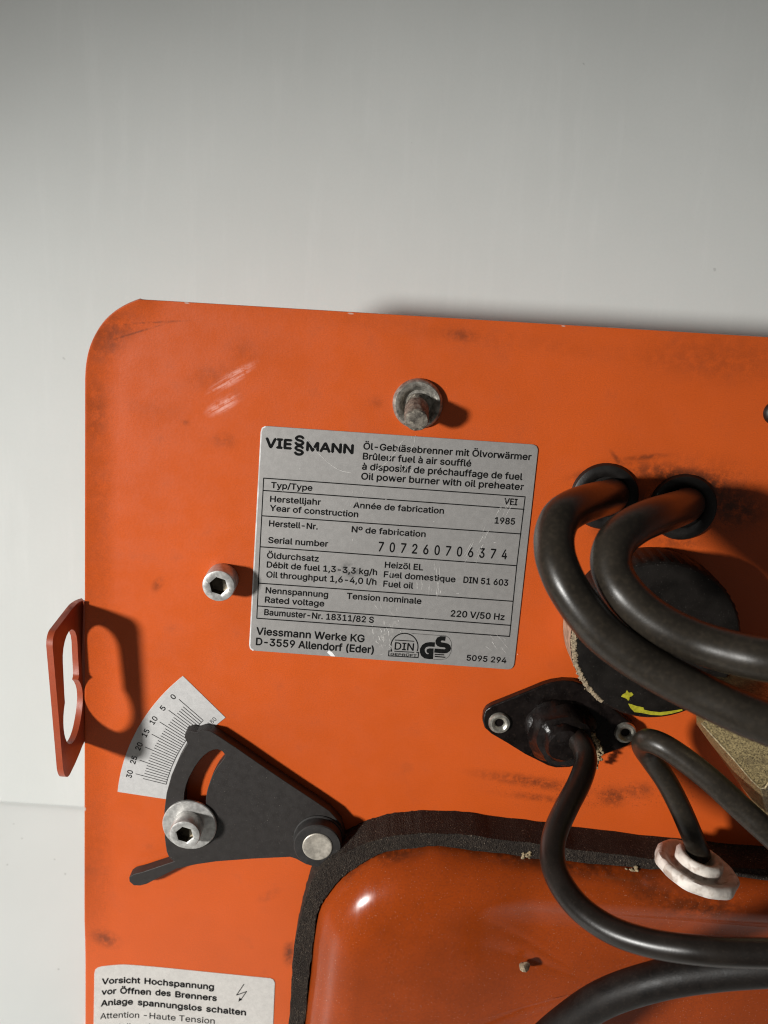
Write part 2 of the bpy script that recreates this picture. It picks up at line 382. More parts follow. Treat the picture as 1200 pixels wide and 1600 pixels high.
# panel: sheet with a rounded corner; its left margin is pressed a little forward
edge_px = [(135, 592), (136.5, 570), (141, 547), (150, 525), (163, 505), (180, 489), (200, 477), (220, 469)]
edge = smooth_loop([(p.x, p.z) for p in (at(x, y) for x, y in edge_px)], 5, closed=False)
low = at(133.5, 1600); base0 = at(135, 592)
def bottom_x(z): return base0.x + (low.x - base0.x) * (base0.z - z) / (base0.z - low.z)
left = [Vector((bottom_x(z), z)) for z in [0.0] + [base0.z * k / 26 for k in range(1, 26)]]
rim = left + edge                                    # bottom to top corner, (x, z)
tl = at(220, 469); tr = at(1200, 528)
slope = (tr.z - tl.z) / (tr.x - tl.x); XR = 0.27
def rim_dist(x, z):
    best = 9
    for a, b in zip(rim, rim[1:]):
        ab = b - a; t_ = max(0, min(1, (Vector((x, z)) - a).dot(ab) / ab.length_squared))
        best = min(best, (Vector((x, z)) - a - ab * t_).length)
    return best
def lift(x, z):
    d = rim_dist(x, z) / 0.0125
    f = max(0.0, min(1.0, (z - at(135, 1490).z) / 0.02))         # flat where the sticker lies
    return 0.0 if d >= 1 else 0.0015 * f * (1 - d) ** 2
bm = bmesh.new(); offs = [0, .0008, .002, .0035, .005, .0065, .008, .0095, .011, .0125, .015, .02, .03, .05, .08, .12, .17, .23, .3, .36, .42]
rows = []
for p in rim:
    xs = []
    for k, f in enumerate(offs):
        x = p.x + f * (XR - p.x) / 0.42
        if f <= 0.02: x = p.x + f
        xs.append(bm.verts.new((x, -lift(x, p.y), p.y + (slope * (x - p.x) * max(0, (p.y - base0.z) / (tl.z - base0.z))))))
    rows.append(xs)
for A, B in zip(rows, rows[1:]):
    for k in range(len(offs) - 1): bm.faces.new((A[k], A[k+1], B[k+1], B[k]))
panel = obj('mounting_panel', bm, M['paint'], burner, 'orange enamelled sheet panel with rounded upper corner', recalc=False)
for f in panel.data.polygons: pass
if panel.data.polygons[0].normal.y > 0: panel.data.flip_normals()
m = panel.modifiers.new('thick', 'SOLIDIFY'); m.thickness = 0.002; m.offset = -1
m = panel.modifiers.new('edge', 'BEVEL'); m.width = 0.0005; m.segments = 2; m.limit_method = 'ANGLE'; m.angle_limit = math.radians(50)

# side lug with a keyhole, bent forward from the left edge
def corner(cx, cy, r, a0, a1, n=8): return [(cx + r*math.cos(math.radians(a0 + (a1-a0)*k/n)), cy + r*math.sin(math.radians(a0 + (a1-a0)*k/n))) for k in range(n+1)]
LT, LS = 27.0, 54.0
q00, q01 = at(135.5, 938, 0), at(134.5, 1159, 0)             # root, on the panel edge
q10, q11 = at(81, 994, LT), at(101, 1228, LT)                # inner face of the outer rim
def lug_pt(s, t_):
    """s runs down the panel edge, t_ is the height in front of the panel; the root is bent in a wide radius"""
    a, b = s / LS, t_ / LT; root = q00 * (1-a) + q01 * a; tip = q10 * (1-a) + q11 * a
    p = root * (1-b) + tip * b
    k = min(1.0, t_ / 6.0); bend = math.sqrt(max(0, 1 - (1-k)**2))        # quarter round
    x = root.x + (tip.x - root.x) * (0.62 * bend + 0.38 * b)
    return Vector((x, p.y - (0.0004 if t_ <= 0 else 0), p.z))
out = [(0, 0), (0, .4), (0, 1), (0, 2), (0, 3.5), (0, 5), (0, 8), (0, 15), (0, 22)] + corner(4, LT-4, 4, 180, 90) + [(LS*.3, LT), (LS*.5, LT), (LS*.7, LT)] + corner(LS-7, LT-7, 7, 90, 0, 12) + [(LS, 14), (LS-0.5, 8), (LS-1, 5), (LS-1, 3.5), (LS-1, 2), (LS-1, 1), (LS-1, .4), (LS-1, 0)]
hole = corner(13.5, 11.8, 7.4, 90, 270, 10) + [(20, 4.4), (25.5, 4.4), (26.0, 4.8), (26.3, 4.5)] + corner(35, 12.6, 10.6, -138, 135, 24) + [(24, 20)]
lug_grid = [[lug_pt(*p) for p in out], [lug_pt(*p) for p in hole]]
grid = []
for t_ in (.4, 1, 2, 3.5, 5, 8, 12, 17, 22):
    for k in range(1, 27):
        s_ = 2.0 * k
        in_out = s_ < LS - 2 and (t_ < 16 or 4 < s_ < 40)
        in_hole = any((s_-h_[0])**2 + (t_-h_[1])**2 < .8 for h_ in hole + out) or (abs(t_-12.2) < 8.2 and 13 < s_ < 28) or (s_-13.5)**2 + (t_-12.2)**2 < 68 or (s_-35)**2 + (t_-13.2)**2 < 134
        if in_out and not in_hole: grid.append((s_, t_))
def lug_tris(loops):
    f_ = lambda p: Vector((p[0]*MM, 0, p[1]*MM))
    return tessellate([[f_(p) for p in l] for l in loops], [f_(p) for p in grid])
bm = bmesh.new(); par = out + hole + grid
inner = [bm.verts.new(lug_pt(*p)) for p in par]
def off(p):
    t0, t1 = lug_pt(p[0], max(0, p[1]-.3)), lug_pt(p[0], p[1]+.3); d = (t1 - t0); n_ = Vector((d.y, -d.x, 0)).normalized()
    if n_.x > 0: n_ = -n_
    return lug_pt(*p) + n_ * 0.0025
outer_v = [bm.verts.new(off(p)) for p in par]
for t_ in lug_tris([out, hole]):
    bm.faces.new([inner[i] for i in t_]); bm.faces.new([outer_v[i] for i in reversed(t_)])
k = 0
for l in (out, hole):
    n = len(l)
    for i in range(n): bm.faces.new((inner[k+i], inner[k+(i+1) % n], outer_v[k+(i+1) % n], outer_v[k+i]))
    k += n
obj('lug', bm, M['lug'], panel, 'orange side lug with a keyhole slot, bent forward', bevel=0.5)

# ------------------------------------------------------------------ lettering
TEXTS = []      # (bucket, string, start px, end px, cap px, lean, height, bold, mode)
def text(bucket, s, a, b, cap, h, bold=0.012, lean=None):
    TEXTS.append((bucket, s, Vector(a), Vector(b), cap, h, bold, lean))
import os
try:
    FONT = bpy.data.fonts.load(os.path.join(bpy.utils.system_resource('DATAFILES'), 'fonts', 'Inter.woff2'))
except Exception:
    FONT = None
def fill_outline(P, E):
    """triangles inside a glyph outline, by winding number"""
    V, E2, Fc, ov, oe, of = delaunay_2d_cdt([p * 100 for p in P], E, [], 0, 1e-5)
    out = []
    for f in Fc:
        q = sum((V[i] for i in f), Vector((0, 0))) / len(f) / 100; w = 0
        for i, j in E:
            a, b = P[i], P[j]
            if (a.y > q.y) != (b.y > q.y) and q.x < (b.x-a.x)*(q.y-a.y)/(b.y-a.y) + a.x: w += 1 if b.y > a.y else -1
        if w: out.append(tuple(f))
    return [Vector((v.x/100, v.y/100, 0)) for v in V], out
GLYPHS = {}
def glyph(ch):
    if ch in GLYPHS: return GLYPHS[ch]
    cu = bpy.data.curves.new('lettering', 'FONT'); cu.body = ch; cu.size = 1.0; cu.resolution_u = 4; cu.fill_mode = 'NONE'
    if FONT: cu.font = FONT
    o = bpy.data.objects.new('lettering', cu); COL.objects.link(o); bpy.context.view_layer.update()
    me = bpy.data.meshes.new_from_object(o.evaluated_get(bpy.context.evaluated_depsgraph_get()))
    P = [Vector((v.co.x, v.co.y)) for v in me.vertices]; E = [tuple(e.vertices) for e in me.edges]
    bpy.data.objects.remove(o); bpy.data.meshes.remove(me); bpy.data.curves.remove(cu)
    # walk the loops so that every edge runs the same way round
    nb_ = {}
    for i, j in E: nb_.setdefault(i, []).append(j); nb_.setdefault(j, []).append(i)
    seen = set(); edges = []
    for st in sorted(nb_):
        if st in seen: continue
        loop = [st]; seen.add(st); cur = st
        nxt = st + 1 if st + 1 in nb_[st] else nb_[st][0]
        while nxt not in seen:
            loop.append(nxt); seen.add(nxt); cand = [k for k in nb_[nxt] if k not in seen]
            if not cand: break
            nxt = cand[0]
        edges += [(loop[k], loop[(k+1) % len(loop)]) for k in range(len(loop))]
    GLYPHS[ch] = fill_outline(P, edges) if P else ([], [])
    return GLYPHS[ch]
def advances(s_):
    cu = bpy.data.curves.new('lettering', 'FONT'); cu.size = 1.0; cu.fill_mode = 'NONE'
    if FONT: cu.font = FONT
    o = bpy.data.objects.new('lettering', cu); COL.objects.link(o); X = []
    for k in range(len(s_)):
        # place of the k-th letter: a bar set after the letters before it
        cu.body = s_[:k] + '|'; bpy.context.view_layer.update()
        me = bpy.data.meshes.new_from_object(o.evaluated_get(bpy.context.evaluated_depsgraph_get()))
        X.append(max(v.co.x for v in me.vertices)); bpy.data.meshes.remove(me)
    bpy.data.objects.remove(o); bpy.data.curves.remove(cu)
    return [x - X[0] for x in X]
ADV = {}
def letter_mesh(s_):
    """letters set side by side with the font's own spacing"""
    V, Fs = [], []; x = 0.0
    for ch in s_:
        if ch not in ADV: ADV[ch] = advances(ch + 'l')[1]
        gv, gf = glyph(ch); n = len(V)
        V += [v + Vector((x, 0, 0)) for v in gv]; Fs += [tuple(i + n for i in f) for f in gf]; x += ADV[ch]
    return V, Fs
CAPH_ = max(v.y for v in letter_mesh('H')[0])
SHIFTS = [(0, 0), (1, 0), (-1, 0), (0, 1), (0, -1)]
def flush_texts(warp=None):
    """bold is the stroke gain in cap heights, printed as overlapping impressions of the same ink"""
    out = {}
    for (bk, s_, a, b, cap, h, bold, lean) in TEXTS:
        V, Fs = letter_mesh(s_); xs = [v.x for v in V]; u0, u1 = min(xs), max(xs); d = b - a; dn = d.normalized()
        L = 0.050 + 0.058 * ((a.x + b.x) / 2 - 400) / 430 if lean is None else lean
        up = Vector((L, -1)); bm = out.setdefault(bk, bmesh.new()); g_ = bold * cap
        for q_, (sx, sy) in enumerate(SHIFTS if bold > 0 else SHIFTS[:1]):
            vs = []
            for v in V:
                p = a + dn * g_ + (d - dn * 2 * g_) * ((v.x - u0) / max(1e-6, u1 - u0)) + up * (cap * v.y / CAPH_) + dn * (sx * g_) + up * (sy * g_)
                if warp: p = warp(p)
                vs.append(bm.verts.new(at(p.x, p.y, h + q_ * 0.004)))
            for f in Fs:
                try: bm.faces.new([vs[i] for i in f])
                except ValueError: pass
    TEXTS.clear()
    return out

# nameplate
HN = 0.45
np_px = [(415, 667), (835, 695), (841, 702), (803, 1041), (797, 1047), (396, 1018), (390, 1011), (408, 673)]
cor = []
def rounded_quad(c, r):
    """c: four corners (px) -> rounded outline"""
    out_ = []; n = len(c)
    for i in range(n):
        p = Vector(c[i]); a = (Vector(c[i-1]) - p).normalized(); b = (Vector(c[(i+1) % n]) - p).normalized()
        A, B = p + a*r, p + b*r
        for k in range(7):
            t_ = k/6; out_.append(A*(1-t_)**2 + p*2*t_*(1-t_) + B*t_*t_)
    return out_
bm = bmesh.new()
prism(bm, [[at(p.x, p.y, HN) for p in rounded_quad([(408, 666), (841.5, 696), (802.5, 1047.5), (389.5, 1017)], 11)]], to_h(0.0))
nameplate = obj('nameplate', bm, M['label'], burner, 'silver printed type plate with black lettering and table', bevel=0.12)
HT = HN + 0.04
text('logo', 'VIE', (414, 699.6), (456, 702.6), 14.2, HT, 0.085)
text('logo', 'MANN', (477.9, 705), (552.3, 709.8), 13.6, HT, 0.085)
text('logo', 'S', (459.6, 696.0), (475.4, 697.0), 14.2, HT, 0.085)
text('logo', 'S', (458.8, 711.2), (474.6, 712.2), 14.2, HT, 0.085)
for s, a, b, cap in [
    ('Öl-Gebläsebrenner mit Ölvorwärmer', (567.2, 702.8), (830, 720), 10), ('Brûleur fuel à air soufflé', (566.4, 718.5), (736, 730), 10),
    ('à dispositif de préchauffage de fuel', (565.2, 734.4), (816, 751), 10), ('Oil power burner with oil preheater', (563.8, 749.8), (818, 766.8), 10),
    ('Typ/Type', (423.2, 763.2), (488, 767.8), 9), ('VEI', (787.2, 788.8), (808, 790.4), 9.5),
    ('Herstelljahr', (421.6, 784.8), (501.3, 790), 9), ('Year of construction', (421.2, 798.9), (559.6, 809), 9),
    ('Année de fabrication', (551.6, 794.3), (693.4, 803.6), 9), ('1985', (772.3, 818.6), (804.3, 820.6), 9.5),
    ('Herstell-Nr.', (420, 823), (496.4, 828.2), 9), ('Nº de fabrication', (549, 832.3), (664.8, 840), 9), ('Serial number', (418.8, 849), (512.6, 855.2), 9),
    ('Öldurchsatz', (416.8, 872.8), (498, 878.4), 9), ('Débit de fuel 1,3-3,3 kg/h', (416.4, 887.3), (589, 899.5), 9),
    ('Oil throughput 1,6-4,0 l/h', (415.8, 902.7), (588, 914.6), 9), ('Heizöl EL', (600.8, 887.6), (660.8, 892), 9),
    ('Fuel domestique', (599.2, 902.6), (711.4, 910.6), 9), ('Fuel oil', (598.4, 917.2), (645.4, 920.6), 9), ('DIN 51 603', (723.5, 911.2), (793.7, 916.2), 9.3),
    ('Nennspannung', (414.7, 927.4), (512.6, 934.4), 9), ('Rated voltage', (413.6, 942.1), (506.5, 948.4), 9),
    ('Tension nominale', (541.4, 936.2), (658.2, 944.6), 9), ('220 V/50 Hz', (703.6, 963.8), (788.1, 969.8), 9.5),
    ('Baumuster-Nr. 18311/82 S', (412.5, 961.6), (583.9, 974), 9), ('Viessmann Werke KG', (400, 992), (569.4, 1004.2), 11),
    ('D-3559 Allendorf (Eder)', (399.5, 1008.4), (583.9, 1021.6), 11), ('5095 294', (728.5, 1032.6), (790.9, 1037), 8.6)]:
    text('printed_text', s, a, b, cap, HT, 0.046 if cap < 10.5 else 0.05)
for k, ch in enumerate('707260706374'):
    x = 594.8 + k * 17.5; y = 862.4 + k * 1.09
    text('printed_text', ch, (x - 4.2, y - .3), (x + 4.2, y + .3), 14.6, HT, 0.03)
text('test_mark', 'DIN', (616.2, 1015.5), (646.2, 1017.4), 11.0, HT, 0.03)
text('test_mark', 'GEPRÜFT', (609.8, 1024.4), (650.8, 1027.0), 3.4, HT, 0.06)
buckets = flush_texts()
bm = buckets.pop('test_mark')
z = lambda x, y: (600 + x/10, 980 + y/10)
arc = [z(318 + 212*math.cos(math.radians(a)), 312 + 208*math.sin(math.radians(a))) for a in range(158, 386, 6)]
polystroke(bm, arc, 1.7, HT)
for a, b in [((170, 208), (472, 228)), ((160, 383), (472, 401))]: stroke(bm, z(*a), z(*b), 1.4, HT)
for a, b in [((72, 378), (118, 380)), ((505, 402), (548, 405)), ((76, 372), (70, 460)), ((542, 400), (530, 488)), ((64, 455), (536, 482))]: stroke(bm, z(*a), z(*b), 1.5, HT)
obj('test_mark', bm, M['ink'], nameplate, recalc=False)
bm = bmesh.new()
sheet(bm, [z(*p) for p in [(795, 245), (720, 240), (650, 250), (595, 285), (560, 345), (558, 400), (580, 455), (630, 495), (700, 507), (765, 507), (775, 340), (710, 338), (670, 350), (660, 380), (675, 410), (698, 414), (690, 430), (660, 422), (638, 390), (635, 355), (655, 322), (700, 310), (790, 315)]], HT)
sheet(bm, [z(*p) for p in [(965, 150), (880, 148), (830, 170), (803, 215), (805, 265), (835, 305), (885, 320), (950, 325), (960, 342), (945, 352), (790, 340), (782, 405), (920, 418), (985, 412), (1030, 380), (1048, 340), (1035, 295), (1000, 265), (950, 252), (900, 245), (885, 232), (900, 215), (955, 222)]], HT)
stroke(bm, z(790, 432), z(940, 440), 1.7, HT); stroke(bm, z(790, 464), z(958, 478), 1.7, HT)
polystroke(bm, [z(*p) for p in [(430, 105), (880, 138), (965, 142), (1018, 178), (1050, 240), (1056, 320), (1045, 400), (1010, 468), (960, 503), (880, 515), (770, 510)]], 0.55, HT)
obj('safety_mark', bm, M['ink'], nameplate, recalc=False)
for k in ('logo', 'printed_text'): obj(k, buckets[k], M['ink'], nameplate, recalc=False)
bm = bmesh.new(); zz = lambda x, y: (380 + x/2.5, 650 + y/2.5)
rowsL = [((80, 245), (1101, 318)), ((77, 293), (1098, 367)), ((72, 392), (1086, 463)), ((66, 513), (1068, 587)), ((60, 655), (1055, 726)), ((56, 744), (1047, 820)), ((53, 792), (1040, 863))]
for a, b in rowsL: stroke(bm, zz(*a), zz(*b), 1.7, HT)
polystroke(bm, [zz(80, 243.5), zz(66, 513), zz(53, 793.5)], 1.5, HT + 0.01); polystroke(bm, [zz(1101, 316.5), zz(1068, 587), zz(1040, 864.5)], 1.5, HT + 0.01)
obj('table_lines', bm, M['ink'], nameplate, recalc=False)
# bright scratches scored through the print
bm = bmesh.new(); rnd = random.Random(3); HS = HT + 0.03
def scr(x, y, L, ang, w=0.7):
    if 760 < x < 815 and 806 < y < 836: return
    d = Vector((math.cos(ang), math.sin(ang))); a = Vector((x, y)) - d*L/2; b = a + d*L; mid = (a+b)/2 + Vector((-d.y, d.x))*rnd.uniform(-.6, .6)
    polystroke(bm, [a, (a+mid)/2, mid, (mid+b)/2, b], [0.15, w, w*rnd.uniform(.5, 1), w*.8, 0.12], HS)
for k in range(24):
    u = rnd.random(); x = 808 - u*72 + rnd.gauss(0, 6); y = 770 + u*95 + rnd.gauss(0, 6)
    scr(x, y, rnd.uniform(8, 34), math.radians(rnd.gauss(118, 4)), rnd.uniform(.25, .75))
for k in range(30): scr(rnd.gauss(603, 14), rnd.gauss(985, 20), rnd.uniform(2, 10), math.radians(rnd.gauss(75, 30)), rnd.uniform(.4, 1.2))
for k in range(14): scr(rnd.gauss(683, 3), rnd.uniform(885, 930), rnd.uniform(4, 22), math.radians(rnd.gauss(92, 4)), rnd.uniform(.3, .9))
for k in range(10): scr(rnd.gauss(664, 8), rnd.uniform(905, 930), rnd.uniform(4, 16), math.radians(rnd.gauss(92, 4)), rnd.uniform(.25, .6))
for k in range(8): scr(rnd.gauss(615, 4), rnd.uniform(885, 915), rnd.uniform(4, 16), math.radians(rnd.gauss(92, 6)), rnd.uniform(.3, .8))
for k in range(9): scr(rnd.gauss(632, 8), rnd.uniform(685, 745), rnd.uniform(6, 26), math.radians(rnd.gauss(110, 12)), rnd.uniform(.3, .9))
for k in range(9): scr(rnd.uniform(515, 570), rnd.uniform(760, 800), rnd.uniform(4, 12), math.radians(rnd.gauss(105, 10)), rnd.uniform(.3, .7))
for k in range(9): scr(rnd.uniform(760, 790), rnd.uniform(995, 1018), rnd.uniform(4, 20), math.radians(rnd.gauss(48, 6)), rnd.uniform(.25, .6))
for k in range(26): scr(rnd.uniform(410, 810), rnd.uniform(690, 1030), rnd.uniform(1, 5), rnd.uniform(0, 3.1), rnd.uniform(.3, .8))
arc = [(478 + 70*k/14.0, 686 + 53*math.sin(math.radians(k/14*92))) for k in range(15)]
polystroke(bm, arc, 0.55, HS); polystroke(bm, [(578, 742), (592, 733), (606, 722), (618, 708), (626, 694)], 0.6, HS)
obj('scratch_marks', bm, M['scratch'], nameplate, recalc=False)
# worn bright left cut edge and a chip at the foot
bm = bmesh.new(); polystroke(bm, [(415, 667.5), (410, 670), (408.2, 676), (399.2, 845), (390.3, 1009), (391.5, 1014), (396, 1017)], 2.0, HN + 0.02)
sheet(bm, [(511, 1020), (514, 1017), (519, 1020), (524, 1026.5), (517, 1026)], HS)
obj('cut_edge', bm, M['edge'], nameplate, recalc=False)

# warning sticker
bm = bmesh.new(); HW = 0.25
ws = smooth_loop([(160, 1510.5), (180, 1508.5), (200, 1508), (250, 1512), (330, 1520), (400, 1527)], 4, closed=False)
ws = [Vector((147.5, 1521)), Vector((149, 1515.5)), Vector((153, 1512.5))] + ws + [Vector((422, 1529)), Vector((427, 1531)), Vector((429.5, 1536)), Vector((425, 1640)), Vector((146, 1628))]
prism(bm, [[at(p[0], p[1], HW) for p in ws]], to_h(-0.1))
warn = obj('warning_sticker', bm, M['sticker'], burner, 'pale warning sticker with black lettering at panel foot', bevel=0.08)
HX = HW + 0.04
def wtext(s, y0, x0, x1, y1, cap, bold):
    # the first letters sag where the sticker lifts
    text('printed_text', s, (x0, y0), (x1, y1), cap, HX, bold, 0.0)
for s, a, b, cap, bold in [('Vorsicht', (159, 1535.6), (219.5, 1536.8), 8.7, .07), ('Hochspannung', (225.5, 1537.4), (334.5, 1547), 8.8, .07),
                     ('vor', (158.5, 1552), (182, 1552.2), 8.7, .07), ('Öffnen', (187.5, 1552.4), (236, 1555), 8.8, .07), ('des', (242.5, 1555.2), (267, 1557.2), 8.8, .07), ('Brenners', (273.6, 1558.2), (339, 1564.6), 8.8, .07),
                     ('Anlage', (157.5, 1569.6), (208, 1570), 8.8, .07), ('spannungslos', (215, 1570.6), (315.6, 1580.2), 8.8, .07), ('schalten', (321.8, 1580.8), (384.5, 1587), 8.8, .07),
                     ('Attention', (156.5, 1589.6), (217.5, 1591), 8.8, .02), ('–', (224.5, 1590.8), (229.5, 1591.2), 8.6, .02), ('Haute Tension', (233.5, 1591.8), (335.5, 1600.4), 9, .02),
                     ("avant d'ouvrir", (156, 1607.5), (240, 1609), 8.6, .02), ('le brûleur', (246, 1609.5), (315, 1615), 8.6, .02)]:
    text('printed_text', s, a, b, cap, HX, bold, 0.03)
bk = flush_texts(lambda p: p + Vector((0, 3.6 * max(0, 1 - (p.x - 155) / 42) ** 1.6))); obj('printed_text', bk['printed_text'], M['ink'], warn, recalc=False)
bm = bmesh.new(); wz = lambda x, y: (140 + x/4, 1490 + y/4)
for a, b in [((966, 192), (918, 262)), ((918, 262), (982, 238)), ((982, 238), (944, 292))]: stroke(bm, wz(*a), wz(*b), 1.3, HX)
sheet(bm, [wz(930, 303), wz(936, 276), wz(954, 290)], HX)
obj('lightning_symbol', bm, M['ink'], warn, recalc=False)

# setting scale: a foil sector centred on the lever pivot
HC = 0.2
PC = at(502, 1286, 0)
def polar(px, py):
    p = at(px, py, HC) - PC; return math.hypot(p.x, p.z), math.atan2(p.z, p.x)
def pol_pt(r, a, h=HC): return Vector((PC.x + r*math.cos(a), -h*MM, PC.z + r*math.sin(a)))
r_out = (polar(285, 1056)[0] + polar(185, 1238)[0]) / 2; r_in = polar(352.5, 1122)[0]
a_top = polar(285, 1056)[1]; a_top2 = polar(352.5, 1122)[1]; a_bot = polar(185, 1238)[1] % (2*math.pi)
NA = 24
loop = [pol_pt(r_out, a_top + (a_bot - a_top)*k/NA) for k in range(NA+1)] + [pol_pt(r_in, a_bot + (a_top2 - a_bot)*k/NA) for k in range(NA+1)]
bm = bmesh.new(); prism(bm, [loop], to_h(-0.05))
scale = obj('scale_sticker', bm, M['scale'], burner, 'silver sector sticker with a printed 0 to 30 scale', bevel=0.06)
bm = bmesh.new(); a0 = polar(300, 1111)[1]; a30 = polar(240, 1217)[1] % (2*math.pi)
rt_i = (polar(317, 1125.8)[0] + polar(261.7, 1222.5)[0]) / 2; rt_o = (polar(278.8, 1093)[0] + polar(212.5, 1210.3)[0]) / 2
rt_m = polar(286, 1104)[0]; rt_m = rt_i + (rt_o - rt_i) * 0.74
def rad_stroke(a, r0, r1, w):
    t_ = Vector((-math.sin(a), 0, math.cos(a))) * w/2 * MM; A, B = pol_pt(r0, a, HC+.03), pol_pt(r1, a, HC+.03)
    bm.faces.new([bm.verts.new(p) for p in (A - t_, B - t_, B + t_, A + t_)])
for i in range(32):
    if i > 30: a = a30 + (a30 - a0)/30
    a = a0 + (a30 - a0) * i / 30
    rad_stroke(a, rt_i, rt_o if i % 5 == 0 and i <= 30 else rt_m, 0.30)
for k in range(40):
    b0, b1 = a0 + (a30-a0)*1.035*k/40, a0 + (a30-a0)*1.035*(k+1)/40; w = .00014
    bm.faces.new([bm.verts.new(pol_pt(r, b, HC+.035)) for r, b in ((rt_i-w, b0), (rt_i+w, b0), (rt_i+w, b1), (rt_i-w, b1))])
if bm.faces: pass
obj('scale_marks', bm, M['ink'], scale)
def arc_text(s_, r, a, cap, w, bold=0.035):
    V, Fs = letter_mesh(s_); xs = [v.x for v in V]; u0, u1 = min(xs), max(xs)
    out_d = Vector((math.cos(a), 0, math.sin(a))); tan = Vector((math.sin(a), 0, -math.cos(a)))
    for q_, (sx, sy) in enumerate(SHIFTS):
        vs = [nb.verts.new(pol_pt(r, a, HC + .03 + q_*.004) + tan * ((((v.x - u0) / (u1 - u0) - .5) * w + sx*bold*cap) * MM) + out_d * ((v.y/CAPH_ - .5 + sy*bold) * cap * MM)) for v in V]
        for f in Fs:
            try: nb.faces.new([vs[i] for i in f])
            except ValueError: pass
nb = bmesh.new(); r_n = polar(272, 1087)[0] * .5 + polar(203.5, 1209)[0] * .5
for i in range(7): arc_text(str(i*5), r_n, a0 + (a30-a0)*i/6 + 0.010, 2.25, 1.65 if i < 2 else 3.5)
rr, aa = polar(331, 1128); arc_text('680', rr, aa, 1.8, 4.3, 0.004)
obj('numerals', nb, M['ink'], scale)

# ------------------------------------------------------------------ lever
q = lambda x, y: (170 + x/2.857, 1030 + y/2.857)
g = lambda x, y: (180 + x/6, 1040 + y/6)
HL0, HL = 0.6, 6.2
outline = [q(*p) for p in [(352, 380), (338, 352), (342, 330), (366, 322), (392, 328), (420, 318), (452, 322), (478, 338), (560, 392), (680, 475), (800, 556), (900, 622), (985, 680), (1035, 735), (1055, 800), (1040, 865), (1000, 905), (940, 925), (880, 918), (835, 893), (810, 885),
                           (640, 893), (480, 905), (390, 918), (300, 938), (230, 974), (170, 1005), (140, 1013), (112, 1012), (93, 995), (91, 975), (110, 962), (150, 952), (292, 905), (268, 885), (258, 860), (250, 800), (247, 740), (248, 680), (258, 600), (280, 520), (310, 450), (338, 400)]]
slot = [g(*p) for p in [(650, 1200), (665, 1130), (690, 1060), (750, 950), (790, 895), (830, 850), (880, 812), (925, 793), (962, 790), (1000, 805), (1030, 840), (1028, 860), (1000, 900), (960, 950), (930, 1000), (905, 1050), (890, 1090), (870, 1150), (858, 1200), (850, 1260), (850, 1480), (800, 1540), (720, 1540), (660, 1480), (645, 1300)]]
bm = bmesh.new(); prism(bm, [[at(x, y, HL) for x, y in outline], [at(x, y, HL) for x, y in slot]], to_h(HL0))
lever = obj('adjusting_lever', bm, M['lever'], burner, 'black slotted adjusting lever pointing at the scale', bevel=0.22)
bm = bmesh.new(); cc = at(498, 1309, HL)
lathe(bm, [(0, -5.9), (10.6, -5.9), (10.6, 0.6), (10.2, 1.0), (9.9, 1.0), (9.9, 6.0), (9.5, 6.5), (0, 6.5)], cc)
boss = obj('pivot_boss', bm, M['boss'], lever)
bm = bmesh.new(); lathe(bm, [(0, 5), (6.25, 5), (6.25, 6.75), (5.9, 7.0), (4.9, 7.0), (4.6, 6.9), (0, 6.92)], cc)
obj('pivot_pin', bm, M['pin'], lever, 'bright round pivot pin')
bm = bmesh.new(); wc = at(296, 1290.5, HL + 1.5)
lathe(bm, [(0, -1.5), (11.1, -1.5), (11.4, -1.2), (11.4, -0.3), (11.1, 0), (4, 0), (0, 0)], wc)
obj('washer', bm, M['zinc'], lever, 'large flat zinc washer')

def socket_screw(name, centre, height, parent, label, R=6.4, hexr=3.7):
    """cap head: cylinder with a chamfered rim and a hexagonal recess"""
    bm = bmesh.new(); n = 48
    def ring(r, h): return [bm.verts.new(centre + Vector((r*MM*math.cos(2*math.pi*k/n), -h*MM, r*MM*math.sin(2*math.pi*k/n)))) for k in range(n)]
    def hexring(h, s=1.0):
        o_ = []
        for k in range(n):
            a = 2*math.pi*k/n + .26; rr = hexr*s * math.cos(math.pi/6) / math.cos(((a) % (math.pi/3)) - math.pi/6)
            o_.append(bm.verts.new(centre + Vector((rr*MM*math.cos(2*math.pi*k/n), -h*MM, rr*MM*math.sin(2*math.pi*k/n)))))
        return o_
    rs = [ring(R*.98, 0), ring(R, .3), ring(R, height-.7), ring(R-.25, height-.2), ring(R-.8, height), ring(hexr*1.12, height), hexring(height-.35), hexring(height-4.2)]
    for A, B in zip(rs, rs[1:]):
        for k in range(n): bm.faces.new((A[k], A[(k+1) % n], B[(k+1) % n], B[k]))
    c = bm.verts.new(centre + Vector((0, -(height-5.0)*MM, 0)))
    for k in range(n): bm.faces.new((rs[-1][k], rs[-1][(k+1) % n], c))
    bm.faces.new(list(reversed(rs[0])))
    for f in bm.faces:
        if -f.calc_center_median().y / MM - (-centre.y / MM) < height - .3 and (f.calc_center_median() - centre).xz.length < hexr * MM * 1.02 and len(f.verts) < 20: f.material_index = 1
    o = obj(name, bm, M['zinc'], parent, label, angle=32); o.data.materials.append(M['socket']); return o
socket_screw('clamping_screw', at(294.5, 1289, HL + 1.5) , 7.6, lever, 'hexagon socket screw clamping the lever slot')
socket_screw('socket_screw', at(348, 904.5, 0), 9.5, burner, 'zinc hexagon socket screw left of the nameplate')

